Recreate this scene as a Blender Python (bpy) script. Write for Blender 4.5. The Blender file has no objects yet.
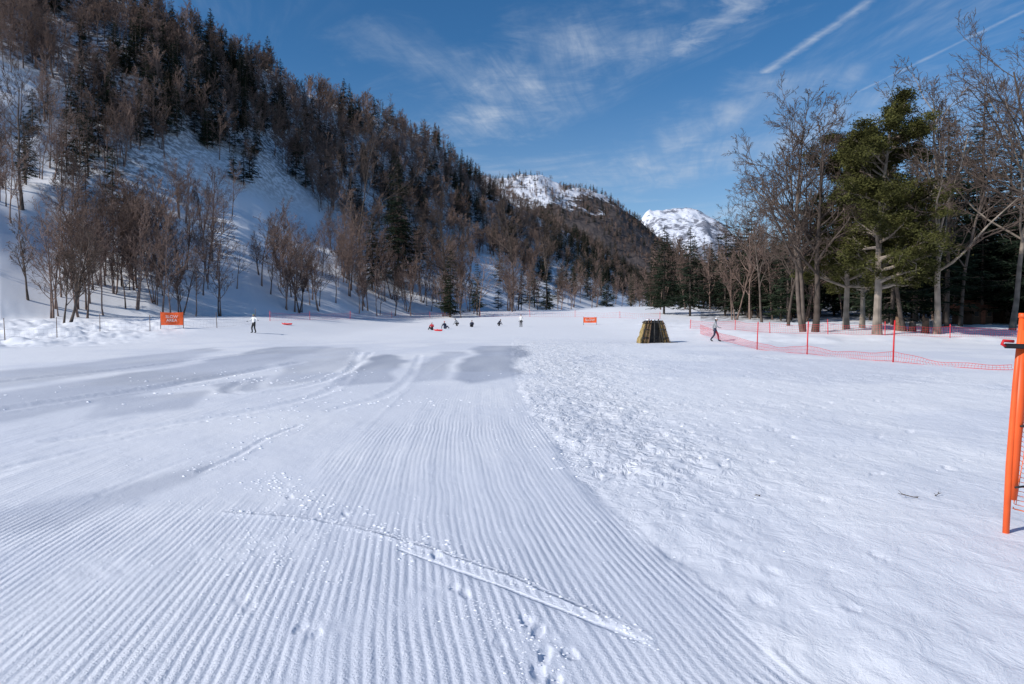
import bpy, math, random, time
import numpy as np
from mathutils import Vector, Matrix
_t0=time.time()
random.seed(7); rng=np.random.default_rng(7)
scene=bpy.context.scene
scene.view_settings.view_transform='Standard'
scene.view_settings.look='None'
FPX=683.0; CAMZ=1.6; PITCH=math.atan(20/683)

# ------------------------------------------------------------ noise
def _h(ix,iy,s):
    n=(ix.astype(np.int64)*374761393+iy.astype(np.int64)*668265263+s*982451653)&0xffffffff
    n=((n^(n>>13))*1274126177)&0xffffffff
    n=(n^(n>>16))&0xffff
    return n/65535.0
def vn(x,y,s=0):
    ix=np.floor(x);iy=np.floor(y);fx=x-ix;fy=y-iy
    fx=fx*fx*(3-2*fx);fy=fy*fy*(3-2*fy)
    a=_h(ix,iy,s);b=_h(ix+1,iy,s);c=_h(ix,iy+1,s);d=_h(ix+1,iy+1,s)
    return (a+(b-a)*fx)*(1-fy)+(c+(d-c)*fx)*fy
def fbm(x,y,s=0,o=4):
    r=0;a=.5;t=0
    for i in range(o):
        r=r+a*vn(x,y,s+i*17);t+=a;a*=.5;x=x*2.03+11.3;y=y*2.03+5.7
    return r/t-.5
def ss(a,b,x):
    t=np.clip((x-a)/(b-a),0,1);return t*t*(3-2*t)

# ------------------------------------------------------------ terrain
PXT=np.array([-300,0,150,250,340,400,450,500,560,600,640,680,740,800])
RT =np.array([150,160,185,220,270,310,340,380,430,480,530,560,600,600.])
ET =np.array([.60,.53,.42,.345,.292,.262,.220,.175,.125,.095,.052,.03,.01,.0])
FT =np.array([70,72,84,96,112,128,140,160,195,225,260,300,380,400.])
def hill_params(x,y):
    a=x/np.maximum(y,1.0); px=512+FPX*np.clip(a,-1.3,1.2)
    return np.interp(px,PXT,FT),np.interp(px,PXT,RT),np.interp(px,PXT,ET),px
def hill_t(x,y):
    F,R,E,px=hill_params(x,y)
    return (y-F)/(R-F)
def terrain(x,y):
    x=np.asarray(x,float);y=np.asarray(y,float)
    z=0.9*ss(55,100,y)+3.6*ss(92,165,y)+2.0*ss(160,400,y)
    z=z+1.5*ss(46,72,y)*ss(16,34,-x)+.75*ss(46,62,y)*ss(10,24,x)
    F,R,E,px=hill_params(x,y)
    t=(y-F)/(R-F)
    tt=np.clip(t,0,1)
    H=E*R
    p=.72*tt+.28*tt*tt
    hh=H*p
    over=np.clip((y-R)/R,0,2)
    hh=hh*np.clip(1-over*.9,0,1)
    nf=ss(-.05,.3,t)*np.clip(H/60,0,1)
    hh=hh+nf*(14*fbm(x/38,y/55,3)+4*fbm(x/11,y/14,5))*np.clip(1-over*.9,0,1)
    z=z+hh*(y>1)
    z=z+.25*fbm(x/14,y/14,9)*ss(25,60,y)
    return z
def pix_ray(px,py):
    vx=(px-512)/FPX;vy=(342-py)/FPX
    return np.array([vx, math.cos(PITCH)+vy*math.sin(PITCH), -math.sin(PITCH)+vy*math.cos(PITCH)])
def ground_at(px,py,smax=400):
    d=pix_ray(px,py);s=np.linspace(2,smax,9000)
    P=d[None,:]*s[:,None];z=P[:,2]+CAMZ
    g=terrain(P[:,0],P[:,1]);k=np.where(z<g)[0]
    i=k[0] if len(k) else len(s)-1
    return float(P[i,0]),float(P[i,1]),float(g[i])
def tz(x,y): return float(terrain(np.array([x]),np.array([y]))[0])

# ------------------------------------------------------------ helpers
def link(o): scene.collection.objects.link(o);return o
def mesh_obj(name,V,F,mats=(),mi=None,smooth=False,linkit=True):
    me=bpy.data.meshes.new(name);me.from_pydata([tuple(v) for v in V],[],F);
    for m in mats: me.materials.append(m)
    if mi is not None: me.polygons.foreach_set('material_index',np.array(mi,dtype=np.int32))
    if smooth: me.polygons.foreach_set('use_smooth',np.ones(len(me.polygons),dtype=bool))
    me.update()
    o=bpy.data.objects.new(name,me)
    if linkit: link(o)
    return o
def empty(name,loc=(0,0,0),rz=0):
    o=bpy.data.objects.new(name,None);o.location=loc;o.rotation_euler=(0,0,rz);o.empty_display_size=.2;return link(o)
def newmat(name,col=(.5,.5,.5),rough=.8,var=0.0,scale=4.0,rand=0.0,spec=.3,bump=0,bscale=30,detail=1):
    m=bpy.data.materials.new(name);m.use_nodes=True;nt=m.node_tree;b=nt.nodes['Principled BSDF']
    b.inputs['Roughness'].default_value=rough
    b.inputs['Specular IOR Level'].default_value=spec
    b.inputs['Base Color'].default_value=(*col,1)
    tc=nt.nodes.new('ShaderNodeTexCoord')
    n=nt.nodes.new('ShaderNodeTexNoise');n.inputs['Scale'].default_value=scale;n.inputs['Detail'].default_value=detail
    nt.links.new(tc.outputs['Object'],n.inputs['Vector'])
    mr=nt.nodes.new('ShaderNodeMapRange');mr.inputs['From Min'].default_value=.3;mr.inputs['From Max'].default_value=.7
    mr.inputs['To Min'].default_value=1-var;mr.inputs['To Max'].default_value=1+var
    nt.links.new(n.outputs['Fac'],mr.inputs['Value'])
    val=mr.outputs['Result']
    if rand>0:
        oi=nt.nodes.new('ShaderNodeObjectInfo');m2=nt.nodes.new('ShaderNodeMapRange')
        m2.inputs['To Min'].default_value=1-rand;m2.inputs['To Max'].default_value=1+rand
        nt.links.new(oi.outputs['Random'],m2.inputs['Value'])
        mm=nt.nodes.new('ShaderNodeMath');mm.operation='MULTIPLY'
        nt.links.new(val,mm.inputs[0]);nt.links.new(m2.outputs['Result'],mm.inputs[1]);val=mm.outputs[0]
    vm=nt.nodes.new('ShaderNodeVectorMath');vm.operation='SCALE';vm.inputs[0].default_value=col
    nt.links.new(val,vm.inputs['Scale']);nt.links.new(vm.outputs[0],b.inputs['Base Color'])
    if bump>0:
        n2=nt.nodes.new('ShaderNodeTexNoise');n2.inputs['Scale'].default_value=bscale;nt.links.new(tc.outputs['Object'],n2.inputs['Vector'])
        bp=nt.nodes.new('ShaderNodeBump');bp.inputs['Distance'].default_value=bump
        nt.links.new(n2.outputs['Fac'],bp.inputs['Height']);nt.links.new(bp.outputs[0],b.inputs['Normal'])
    return m
class NT:
    def __init__(s,nt): s.nt=nt
    def n(s,t,**k):
        o=s.nt.nodes.new(t)
        for a,b in k.items(): setattr(o,a,b)
        return o
    def put(s,sock,v):
        if isinstance(v,(int,float)): sock.default_value=v
        elif isinstance(v,tuple): sock.default_value=v
        else: s.nt.links.new(v,sock)
    def m(s,op,a,b=None,c=None):
        o=s.n('ShaderNodeMath',operation=op);s.put(o.inputs[0],a)
        if b is not None:s.put(o.inputs[1],b)
        if c is not None:s.put(o.inputs[2],c)
        return o.outputs[0]
    def mr(s,v,a,b,c=0.,d=1.,smooth=True):
        o=s.n('ShaderNodeMapRange');
        if smooth:o.interpolation_type='SMOOTHSTEP'
        s.put(o.inputs['Value'],v)
        for k,x in (('From Min',a),('From Max',b),('To Min',c),('To Max',d)):s.put(o.inputs[k],x)
        return o.outputs['Result']
    def noise(s,vec,scale,detail=4,rough=.5,dist=0):
        o=s.n('ShaderNodeTexNoise');s.put(o.inputs['Vector'],vec);o.inputs['Scale'].default_value=scale
        o.inputs['Detail'].default_value=detail;o.inputs['Roughness'].default_value=rough;o.inputs['Distortion'].default_value=dist
        return o.outputs['Fac']
    def comb(s,x,y,z=0.):
        o=s.n('ShaderNodeCombineXYZ');s.put(o.inputs[0],x);s.put(o.inputs[1],y);s.put(o.inputs[2],z);return o.outputs[0]
    def mix(s,f,a,b):
        o=s.n('ShaderNodeMix',data_type='RGBA');s.put(o.inputs[0],f);s.put(o.inputs[6],a);s.put(o.inputs[7],b);return o.outputs[2]

# ------------------------------------------------------------ snow material
def bcurve(y): return -0.05+2.0*np.exp(-np.maximum(y,0)/7)
snow=bpy.data.materials.new('snow');snow.use_nodes=True
N=NT(snow.node_tree);B=snow.node_tree.nodes['Principled BSDF']
geo=N.n('ShaderNodeNewGeometry');sep=N.n('ShaderNodeSeparateXYZ');N.put(sep.inputs[0],geo.outputs['Position'])
X,Y,Z=sep.outputs
P=geo.outputs['Position']
def attr(nm):
    a=N.n('ShaderNodeAttribute');a.attribute_name=nm;return a.outputs['Fac']
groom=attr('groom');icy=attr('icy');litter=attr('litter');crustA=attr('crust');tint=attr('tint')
bc=N.m('SUBTRACT',N.m('MULTIPLY',N.m('EXPONENT',N.m('DIVIDE',Y,-7.)),2.0),.05)
wob=N.m('MULTIPLY',N.m('SUBTRACT',N.noise(N.comb(X,N.m('MULTIPLY',Y,.6)),1.2,1),.5),.08)
C=N.m('ADD',N.m('SUBTRACT',X,bc),wob)
sn=N.m('SINE',N.m('MULTIPLY',C,2*math.pi/.056))
ridge=N.m('POWER',N.m('ADD',N.m('MULTIPLY',sn,.5),.5),.8)
fine=N.noise(P,50.,3,.7)
cord=N.m('MULTIPLY',N.m('MULTIPLY',ridge,groom),N.mr(fine,.3,.62,.55,1.05))
stre=N.noise(N.comb(N.m('MULTIPLY',C,3.),N.m('MULTIPLY',Y,.12)),1.5,3,.6)
lump=N.noise(N.comb(X,N.m('MULTIPLY',Y,.7)),5.5,5,.65,.6)
h=N.m('ADD',N.m('MULTIPLY',cord,.0048),N.m('MULTIPLY',fine,.0030))
h=N.m('ADD',h,N.m('MULTIPLY',N.m('MULTIPLY',N.mr(lump,.35,.65),N.m('ADD',crustA,.09)),.023))
h=N.m('ADD',h,N.m('MULTIPLY',N.m('MULTIPLY',stre,.018),N.mr(groom,0.,.3,.2,1.)))
bp=N.n('ShaderNodeBump');bp.inputs['Distance'].default_value=1.0;bp.inputs['Strength'].default_value=1.0
N.put(bp.inputs['Height'],h);N.put(B.inputs['Normal'],bp.outputs[0])
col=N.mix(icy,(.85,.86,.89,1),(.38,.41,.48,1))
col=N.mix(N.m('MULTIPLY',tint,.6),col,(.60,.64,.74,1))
st3=N.m('MULTIPLY',N.mr(stre,.42,.7,0.,.25),N.mr(groom,0.,.1))
col=N.mix(st3,col,(.55,.59,.68,1))
ln=N.noise(P,.9,4,.7)
lf=N.m('MULTIPLY',litter,N.mr(ln,.40,.58,0.,1.))
col=N.mix(lf,col,(.08,.06,.05,1))
N.put(B.inputs['Base Color'],col)
B.inputs['Roughness'].default_value=.55;B.inputs['Specular IOR Level'].default_value=.25

# ------------------------------------------------------------ ground sheet (polar heightfield)
r=[.15]
while r[-1]<2: r.append(r[-1]*1.12)
while r[-1]<110: r.append(r[-1]*1.0085)
while r[-1]<700: r.append(r[-1]*1.011)
while r[-1]<9000: r.append(r[-1]*1.07)
r=np.array(r)
th=np.concatenate([np.linspace(-.87,.87,960,endpoint=False),np.linspace(.87,2*math.pi-.87,140,endpoint=False)])
nr,nc=len(r),len(th)
RR,TT=np.meshgrid(r,th,indexing='ij')
gx=RR*np.sin(TT);gy=RR*np.cos(TT)
gz=terrain(gx,gy)
near=ss(75,45,RR)
cc=gx-bcurve(gy)
edge=cc+.22*fbm(gx*1.3,gy*1.0,21)+.08*fbm(gx*6,gy*6,22)
right=ss(-.04,.14,edge)
left=1-right
crust=ss(.45,.65,fbm(gx*.25,gy*.16,33)+.5)
band=np.exp(-((cc-(.5+.06*gy))/(.3+.07*gy))**2)*ss(4,9,gy)
rough=fbm(gx*2.6,gy*1.5,41,5)
rid=-np.abs(fbm(gx*4.3,gy*3.0,47,4))
gz=gz+near*right*((.02+.035*band+.02*crust)*rough*1.5+.06*band*rid*1.2+.06*fbm(gx*.5,gy*.35,55,3))
gz=gz+near*right*.02*ss(0.05,.8,cc)
gz=gz-near*.006*np.exp(-((edge-.03)/.07)**2)
gz=gz+near*left*(.035*fbm(gx*.4,gy*.25,61,3)+.020*fbm(gx*1.6,gy*1.2,66,4))
for s0 in (-2.6,-5.9,-9.2):
    gz=gz+near*.009*np.exp(-((cc-s0+.06*fbm(gx*2,gy*2,5))/.05)**2)*vn(gx*2,gy*1.1,91)
bm=ss(40,50,gy)*ss(78,66,gy)*ss(20,30,-gx-.1*gy)
gz=gz+bm*(1.0*np.maximum(fbm(gx*.35,gy*.35,71,4),-.1)+.5*fbm(gx*1.1,gy*1.1,73,3))
rm=ss(44,52,gy)*ss(130,90,gy)*ss(12,20,gx)
gz=gz+rm*(.5*fbm(gx*.3,gy*.3,77,4))
def seg_d(x,y,pts):
    D=np.full(x.shape,1e9);S=np.zeros(x.shape);acc=0
    for (x0,y0),(x1,y1) in zip(pts[:-1],pts[1:]):
        dx,dy=x1-x0,y1-y0;L=dx*dx+dy*dy
        t=np.clip(((x-x0)*dx+(y-y0)*dy)/L,0,1)
        d=np.hypot(x-x0-t*dx,y-y0-t*dy);m=d<D
        D=np.where(m,d,D);S=np.where(m,acc+t*math.sqrt(L),S);acc+=math.sqrt(L)
    return D,S
def pg(px,py):
    d=pix_ray(px,py);s=-CAMZ/d[2];return (float(d[0]*s),float(d[1]*s))
def smoothline(pts,k=3):
    p=[np.array(q,float) for q in pts]
    for _ in range(k):
        q=[p[0]]
        for a,b in zip(p[:-1],p[1:]): q+= [a*.75+b*.25,a*.25+b*.75]
        q.append(p[-1]);p=q
    return [tuple(v) for v in p]
nm=(RR<45)&(gy>0)
n1=fbm(gx*.45,gy*.3,81,4)+.5
n2=fbm(gx*2.2,gy*1.6,83,4)+.5
groomA=left*(.08+.92*ss(17,5,gy))*(.45+.55*ss(.3,.5,n1))*(.6+.4*ss(.35,.5,n2))*ss(60,20,gy)
sx,sy=gx[nm],gy[nm]
def poly_inside(x,y,poly):
    ins=np.zeros(x.shape,bool);n=len(poly)
    for i in range(n):
        x0,y0=poly[i];x1,y1=poly[(i+1)%n]
        c=((y0>y)!=(y1>y))&(x<(x1-x0)*(y-y0)/((y1-y0)+1e-9)+x0);ins^=c
    return ins
def blur(A,kr,kc,n=2):
    for _ in range(n):
        c=np.cumsum(np.pad(A,((kr+1,kr),(0,0)),'edge'),0);A=(c[2*kr+1:]-c[:-2*kr-1])/(2*kr+1)
        c=np.cumsum(np.pad(A,((0,0),(kc+1,kc)),'wrap'),1);A=(c[:,2*kc+1:]-c[:,:-2*kc-1])/(2*kc+1)
    return A
zone=poly_inside(gx+.9*fbm(gx*.9,gy*.9,88),gy+1.3*fbm(gx*.7,gy*.7,89),[pg(-400,500),pg(60,520),pg(230,512),pg(300,495),pg(370,440),pg(420,400),pg(500,352),pg(-900,352)]).astype(float)
zone=blur(zone,7,7)
groomA=groomA*(1-zone*(1-.25*ss(.42,.6,n1)))
ch=np.zeros_like(gx)
for (a,b,ra,rb) in ((262,545,.55,.5),(330,628,.25,.25),(545,650,.22,.25),(110,570,.35,.35),(420,600,.18,.3),(560,640,.2,.2)):
    cx,cy=pg(a,b);ch=np.maximum(ch,ss(1.3,.2,np.hypot((gx-cx)/ra,(gy-cy)/rb)+1.2*fbm(gx*4,gy*4,int(a))))
groomA=groomA*(1-.75*ch);gz=gz+ch*near*.014*fbm(gx*12,gy*12,93,3)
def track(pts,w,depth,lip,k=2,br=0.0,gw=1):
    D,S=seg_d(sx,sy,smoothline(pts,k))
    D=D+.8*w*fbm(sx*9,sy*9,int(w*900),3)
    wob=.15+.7*vn(S*6,S*0,int(w*1000))+.6*vn(sx*25,sy*25,3)
    f=np.exp(-(D/w)**2);l=np.exp(-((D-w*1.7)/(w*.7))**2)
    g=gz[nm];g=g-depth*f*(1 if br==0 else wob)+lip*l*(.2+vn(sx*14,sy*14,3)*vn(S*3,S*0,8));gz[nm]=g
    q=groomA[nm];q=q*(1-gw*np.exp(-(D/(w*1.6))**2));groomA[nm]=q
track([pg(225,512),pg(330,520),pg(420,546),pg(520,580),pg(648,638)],.022,-.016,.004,2,1)
track([pg(400,550),pg(500,586),pg(640,640)],.022,.005,.0,2,1)
track([pg(200,472),pg(240,455),pg(262,440),pg(300,425)],.04,.014,.012,2,1)
track([pg(190,386),pg(250,378),pg(215,395),pg(290,392),pg(350,372),pg(372,352)],.14,.02,.012)
track([pg(360,352),pg(345,385),pg(300,402),pg(200,420),pg(60,440)],.14,.016,.014)
track([pg(420,355),pg(405,392),pg(330,410)],.12,.014,.012)
track([pg(0,382),pg(150,366),pg(260,352)],.25,.03,.02)
track([pg(0,410),pg(180,384),pg(300,362)],.25,.03,.02)
track([pg(100,495),pg(180,462),pg(260,440),pg(420,425)],.04,.006,.006,2,1)
track([pg(0,470),pg(160,430),pg(330,398)],.06,.008,.008)
def prints(lst,depth,sw,sl,sub,lip=.2):
    for i,(cx,cy,an) in enumerate(lst):
        m=(np.abs(sx-cx)<sl*3)&(np.abs(sy-cy)<sl*3)
        if not m.any(): continue
        idx=np.where(nm.ravel())[0][m]
        dx=sx[m]-cx;dy=sy[m]-cy
        wv=1.1*(fbm(sx[m]*18,sy[m]*18,i+sub,3))
        u=(dx*math.cos(an)+dy*math.sin(an))/sw;v=(-dx*math.sin(an)+dy*math.cos(an))/sl
        q=np.sqrt(u*u+v*v)+wv
        gz.ravel()[idx]+= -depth*ss(1.15,.6,q)*(.3+1.3*vn(sx[m]*34,sy[m]*34,i))+depth*lip*np.exp(-((q-1.3)/.22)**2)*vn(sx[m]*26,sy[m]*26,i+3)
        groomA.ravel()[idx]*=1-.7*ss(1.6,.7,q)
L=[pg(a,b)+(rng.uniform(-.5,.5),) for a,b in [(455,588),(465,594),(527,622),(537,632),(545,655),(436,556),(285,486),(290,498),(345,514),(538,672),(556,680)]]
prints(L,.012,.032,.07,0)
L=[pg(a,b)+(rng.uniform(-.5,.5),) for a,b in [(300,628),(314,636),(240,600),(250,607),(500,645),(570,655)]]
prints(L,.006,.03,.06,20)
L=[pg(a,b)+(rng.uniform(-.9,.9),) for a,b in [(730,560),(770,572),(690,520),(720,512),(660,490),(700,475),(755,470),(800,480),(760,600),(690,440),(730,455),(820,500),(880,560),(850,610)]]
prints(L,.008,.045,.08,50)
L=[]
for i in range(420):
    yy=7+38*rng.random()**1.1;xx=float(bcurve(yy))+.2+(rng.random()**1.7)*(.5*yy+.5);L.append((xx,yy,rng.uniform(-1.5,1.5)))
prints(L,.020,.05,.11,99,.35)
# darker grey-blue patches and bands in the snow colour
dark_patchA=np.zeros_like(gx)
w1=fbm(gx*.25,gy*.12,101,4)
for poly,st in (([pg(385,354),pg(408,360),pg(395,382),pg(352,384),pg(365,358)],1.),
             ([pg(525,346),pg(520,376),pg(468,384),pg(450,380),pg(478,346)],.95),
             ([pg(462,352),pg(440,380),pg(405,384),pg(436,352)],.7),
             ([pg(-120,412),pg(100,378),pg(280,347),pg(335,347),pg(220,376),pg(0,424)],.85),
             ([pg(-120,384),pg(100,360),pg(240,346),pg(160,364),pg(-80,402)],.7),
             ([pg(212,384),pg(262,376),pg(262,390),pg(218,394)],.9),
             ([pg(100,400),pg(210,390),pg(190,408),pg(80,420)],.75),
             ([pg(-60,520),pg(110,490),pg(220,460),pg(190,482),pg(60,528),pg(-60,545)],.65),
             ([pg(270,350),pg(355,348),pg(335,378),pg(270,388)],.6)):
    dark_patchA=np.maximum(dark_patchA,poly_inside(gx+w1*2.0*ss(8,30,gy),gy+w1*6*ss(8,30,gy),poly)*st*(.6+.4*vn(gx*1.5,gy*.3,7)))
dark_patchA=blur(dark_patchA,2,3,1)
tt=hill_t(gx,gy)
litA=ss(.2,.6,tt+.4*fbm(gx/22,gy/30,111))*ss(60,72,gy)
pxg=hill_params(gx,gy)[3]
litA=litA*ss(50,130,pxg+250*ss(.5,.75,tt))
rf=ss(12,30,gx)*ss(88,112,gy)*(pxg>700)*.8
litA=np.maximum(litA,rf)
crA=right*near*(.10+.85*band+.30*crust)*ss(4,8,gy)*.9+.1*right*near
tintA=ss(.42,.62,fbm(gx*.3,gy*.2,131,5)+.5)*near*.6+.5*left*near*ss(12,3,gy)  # random tone, plus bluish shade painted into the left foreground snow
co=np.stack([gx.ravel(),gy.ravel(),gz.ravel()],1)
i=np.arange(nr-1)[:,None]*nc;j=np.arange(nc)[None,:];j2=(j+1)%nc
q=np.stack([i+j,i+j2,i+nc+j2,i+nc+j],-1).reshape(-1,4)[:,::-1]
me=bpy.data.meshes.new('snow_ground')
me.vertices.add(len(co));me.vertices.foreach_set('co',co.ravel())
nq=len(q);cap=np.arange(nc)
me.loops.add(nq*4+nc);me.loops.foreach_set('vertex_index',np.concatenate([q.ravel(),cap[::-1]]).astype(np.int32))
me.polygons.add(nq+1)
me.polygons.foreach_set('loop_start',np.concatenate([np.arange(nq)*4,[nq*4]]).astype(np.int32))
me.polygons.foreach_set('use_smooth',np.ones(nq+1,dtype=bool))
me.update(calc_edges=True)
for nmn,A in (('groom',groomA),('icy',dark_patchA),('litter',litA),('crust',crA),('tint',tintA)):
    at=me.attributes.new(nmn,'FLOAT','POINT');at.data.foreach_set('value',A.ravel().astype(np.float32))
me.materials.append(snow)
ground=link(bpy.data.objects.new('snow_ground',me))
if me.polygons[1000].normal.z<0: me.flip_normals()

def gsurf(x,y):
    rr=math.hypot(x,y);t=math.atan2(x,y)
    a=int(np.argmin(np.abs(r-rr)));b=int(np.argmin(np.abs(th-t)));return float(gz[a,b])

# ------------------------------------------------------------ snow clods
_clodmat=newmat('snow_clod',(.80,.815,.86),.6,.04,6)
t0=(1+5**.5)/2
ICO=np.array([(-1,t0,0),(1,t0,0),(-1,-t0,0),(1,-t0,0),(0,-1,t0),(0,1,t0),(0,-1,-t0),(0,1,-t0),(t0,0,-1),(t0,0,1),(-t0,0,-1),(-t0,0,1)],float);ICO/=np.linalg.norm(ICO[0])
ICF=[(0,11,5),(0,5,1),(0,1,7),(0,7,10),(0,10,11),(1,5,9),(5,11,4),(11,10,2),(10,7,6),(7,1,8),(3,9,4),(3,4,2),(3,2,6),(3,6,8),(3,8,9),(4,9,5),(2,4,11),(6,2,10),(8,6,7),(9,8,1)]
V=[];F=[]
def clod(x,y,s):
    b=len(V);z=gsurf(x,y)
    for v in ICO*(1+rng.uniform(-.35,.35,(12,1))): V.append((x+v[0]*s*1.2,y+v[1]*s,z+v[2]*s*.5))
    for f in ICF:F.append(tuple(k+b for k in f))
def clodline(pts,n,spread,s):
    p=smoothline(pts,2)
    for _ in range(n):
        k=rng.integers(0,len(p)-1);u=rng.random()
        x=p[k][0]*(1-u)+p[k+1][0]*u+rng.normal()*spread;y=p[k][1]*(1-u)+p[k+1][1]*u+rng.normal()*spread
        clod(x,y,s*rng.uniform(.2,1)**1.7)
clodline([pg(225,512),pg(330,520),pg(420,546),pg(520,580),pg(648,640)],420,.045,.013)
clodline([pg(265,480),pg(290,495),pg(345,515),pg(440,555)],300,.13,.020)
clodline([pg(470,610),pg(540,640),pg(545,680)],220,.10,.010)
clodline([pg(200,472),pg(262,440),pg(300,425)],130,.12,.024)
clodline([pg(360,352),pg(345,385),pg(300,402)],70,.35,.045)
clodline([pg(240,420),pg(330,405),pg(440,400)],110,.5,.035)
clodline([pg(250,380),pg(300,384),pg(350,372)],90,.6,.05)
clodline([pg(535,400),pg(545,440),pg(580,470)],140,.18,.024)
clodline([pg(530,370),pg(600,390),pg(700,410),pg(720,440)],120,1.1,.03)
clodline([pg(60,400),pg(160,385),pg(250,372)],100,1.5,.05)
for _ in range(300):
    yy=rng.uniform(4,20);clod(rng.uniform(-.6,.5)*yy,yy,rng.uniform(.003,.010)*(1+yy/20))
for _ in range(300):
    clod(rng.normal(-1.1,.7),rng.uniform(3.6,5.6),rng.uniform(.002,.008))
for _ in range(300):
    x,y=pg(rng.normal(265,38),rng.normal(545,24));clod(x,y,rng.uniform(.003,.012))
mesh_obj('snow_clods',V,F,[_clodmat],smooth=False)

# ------------------------------------------------------------ tree generators
class TB:
    def __init__(s): s.V=[];s.F=[];s.M=[]
    def tube(s,pts,rad,n=3,m=0):
        b0=len(s.V);prev=None
        for k,p in enumerate(pts):
            d=(pts[min(k+1,len(pts)-1)]-pts[max(k-1,0)])
            d.normalize() if d.length>1e-9 else None
            u=d.cross(Vector((0,0,1)) if abs(d.z)<.9 else Vector((1,0,0)));u.normalize();v=d.cross(u)
            if prev is not None and u.dot(prev)<0: u=-u;v=-v
            prev=u
            for a in range(n):
                an=2*math.pi*a/n;q=p+(u*math.cos(an)+v*math.sin(an))*rad[k];s.V.append((q.x,q.y,q.z))
        for k in range(len(pts)-1):
            for a in range(n):
                s.F.append((b0+k*n+a,b0+k*n+(a+1)%n,b0+(k+1)*n+(a+1)%n,b0+(k+1)*n+a));s.M.append(m)
    def obj(s,name,mats,linkit=True,smooth=True): return mesh_obj(name,s.V,s.F,mats,s.M,smooth,linkit)
def rdir(R,d,ang):
    u=d.orthogonal().normalized();u=Matrix.Rotation(R.uniform(0,2*math.pi),3,d)@u
    return (d*math.cos(ang)+u*math.sin(ang)).normalized()
def grow(T,R,p,d,L,rad,lev,P,tips):
    ns=P['seg'][lev];pts=[p.copy()];rads=[rad];dd=d.copy()
    tipr=max(rad*P['taper'][lev],P['rmin'])
    for k in range(ns):
        dd=(dd+Vector((R.uniform(-1,1),R.uniform(-1,1),R.uniform(-1,1)))*P['wig'][lev]+Vector((0,0,P['up'][lev]))).normalized()
        pts.append(pts[-1]+dd*(L/ns));rads.append(rad+(tipr-rad)*(k+1)/ns)
    if lev==0: rads[0]*=1.35
    T.tube(pts,rads,P['sides'][lev],P.get('mat',(0,)*6)[lev])
    if lev>=P['levels']: tips.append((pts[-1],dd));tips.append((pts[-1]*.4+pts[-2]*.6,dd));return
    n=P['n'][lev]
    for c in range(n):
        f=P['start'][lev]+(1-P['start'][lev])*((c+R.random())/n)
        f=min(f,.999);k=int(f*ns);u=f*ns-k
        q=pts[k].lerp(pts[k+1],u);rr=rads[k]*(1-u)+rads[k+1]*u
        bd=rdir(R,(pts[k+1]-pts[k]).normalized(),R.uniform(*P['ang'][lev]))
        ll=L*P['ratio'][lev]*R.uniform(.6,1.2)*(1-P['fall'][lev]*(f-P['start'][lev])/(1-P['start'][lev]+1e-6))
        grow(T,R,q,bd,ll,max(min(rr*.62,rad*.5),P['rmin']),lev+1,P,tips)
bark_far=newmat('bark_brown',(.20,.142,.118),.9,.2,2,rand=.45,spec=.0)
bark_near=newmat('bark_pale',(.24,.20,.165),.9,.35,1.5,rand=.15,spec=.1,bump=.02,bscale=14)
bark_dark=newmat('bark_dark',(.11,.088,.075),.9,.3,1.5,rand=.2,spec=.0)
twigm=newmat('twig_brown',(.115,.087,.073),.9,.2,2,spec=.0)
needle=newmat('conifer_needles',(.024,.034,.021),.8,.45,1.2,rand=.4,spec=.0)
needle_y=newmat('pine_needles',(.062,.062,.020),.8,.6,.7,rand=.1,spec=.05)
needle_b=newmat('fir_needles',(.024,.036,.024),.8,.4,1.2,spec=.0)
def bare(seed,H=10,kind='vase',dens=1.0,rmin=.012,levels=4,rt=None,ns=None,twl=2):
    R=random.Random(seed);T=TB();tips=[]
    if kind=='vase':
        P=dict(seg=[6,4,3,2,1],wig=[.08,.12,.15,.2,.2],up=[.04,.10,.08,.04,0],sides=[6,4,3,3,3],taper=[.2,.3,.4,.6,1],levels=levels,rmin=rmin,
             n=[int(12*dens),6,5,3,0],start=[.22,.2,.15,.1,0],ang=[(.3,.8),(.35,.8),(.4,.8),(.4,.9),(0,0)],ratio=[.40,.48,.45,.5,0],fall=[.45,.4,.4,.3,0])
    else:
        P=dict(seg=[8,6,4,3,1],wig=[.10,.16,.2,.22,.2],up=[.03,.07,.04,.02,0],sides=[9,6,4,3,3],taper=[.22,.3,.35,.5,1],levels=levels,rmin=rmin,
             n=[int(13*dens),8,6,5,0],start=[.28,.18,.15,.1,0],ang=[(.55,1.05),(.45,.85),(.4,.9),(.4,.9),(0,0)],ratio=[.5,.48,.45,.5,0],fall=[.45,.4,.4,.3,0])
    P['mat']=[0]*twl+[1]*(6-twl)
    ns=ns or (1 if kind!='vase' else R.choice([1,1,2,3]))
    for k in range(ns):
        sp=.1 if ns==1 else .22
        d=Vector((R.uniform(-sp,sp),R.uniform(-sp,sp),1)).normalized()
        grow(T,R,Vector((R.uniform(-.25,.25)*k,R.uniform(-.25,.25)*k,-.3)),d,H*(1-.12*k),(rt or H*.011)*(1-.15*k),0,P,tips)
    return T,tips
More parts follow.
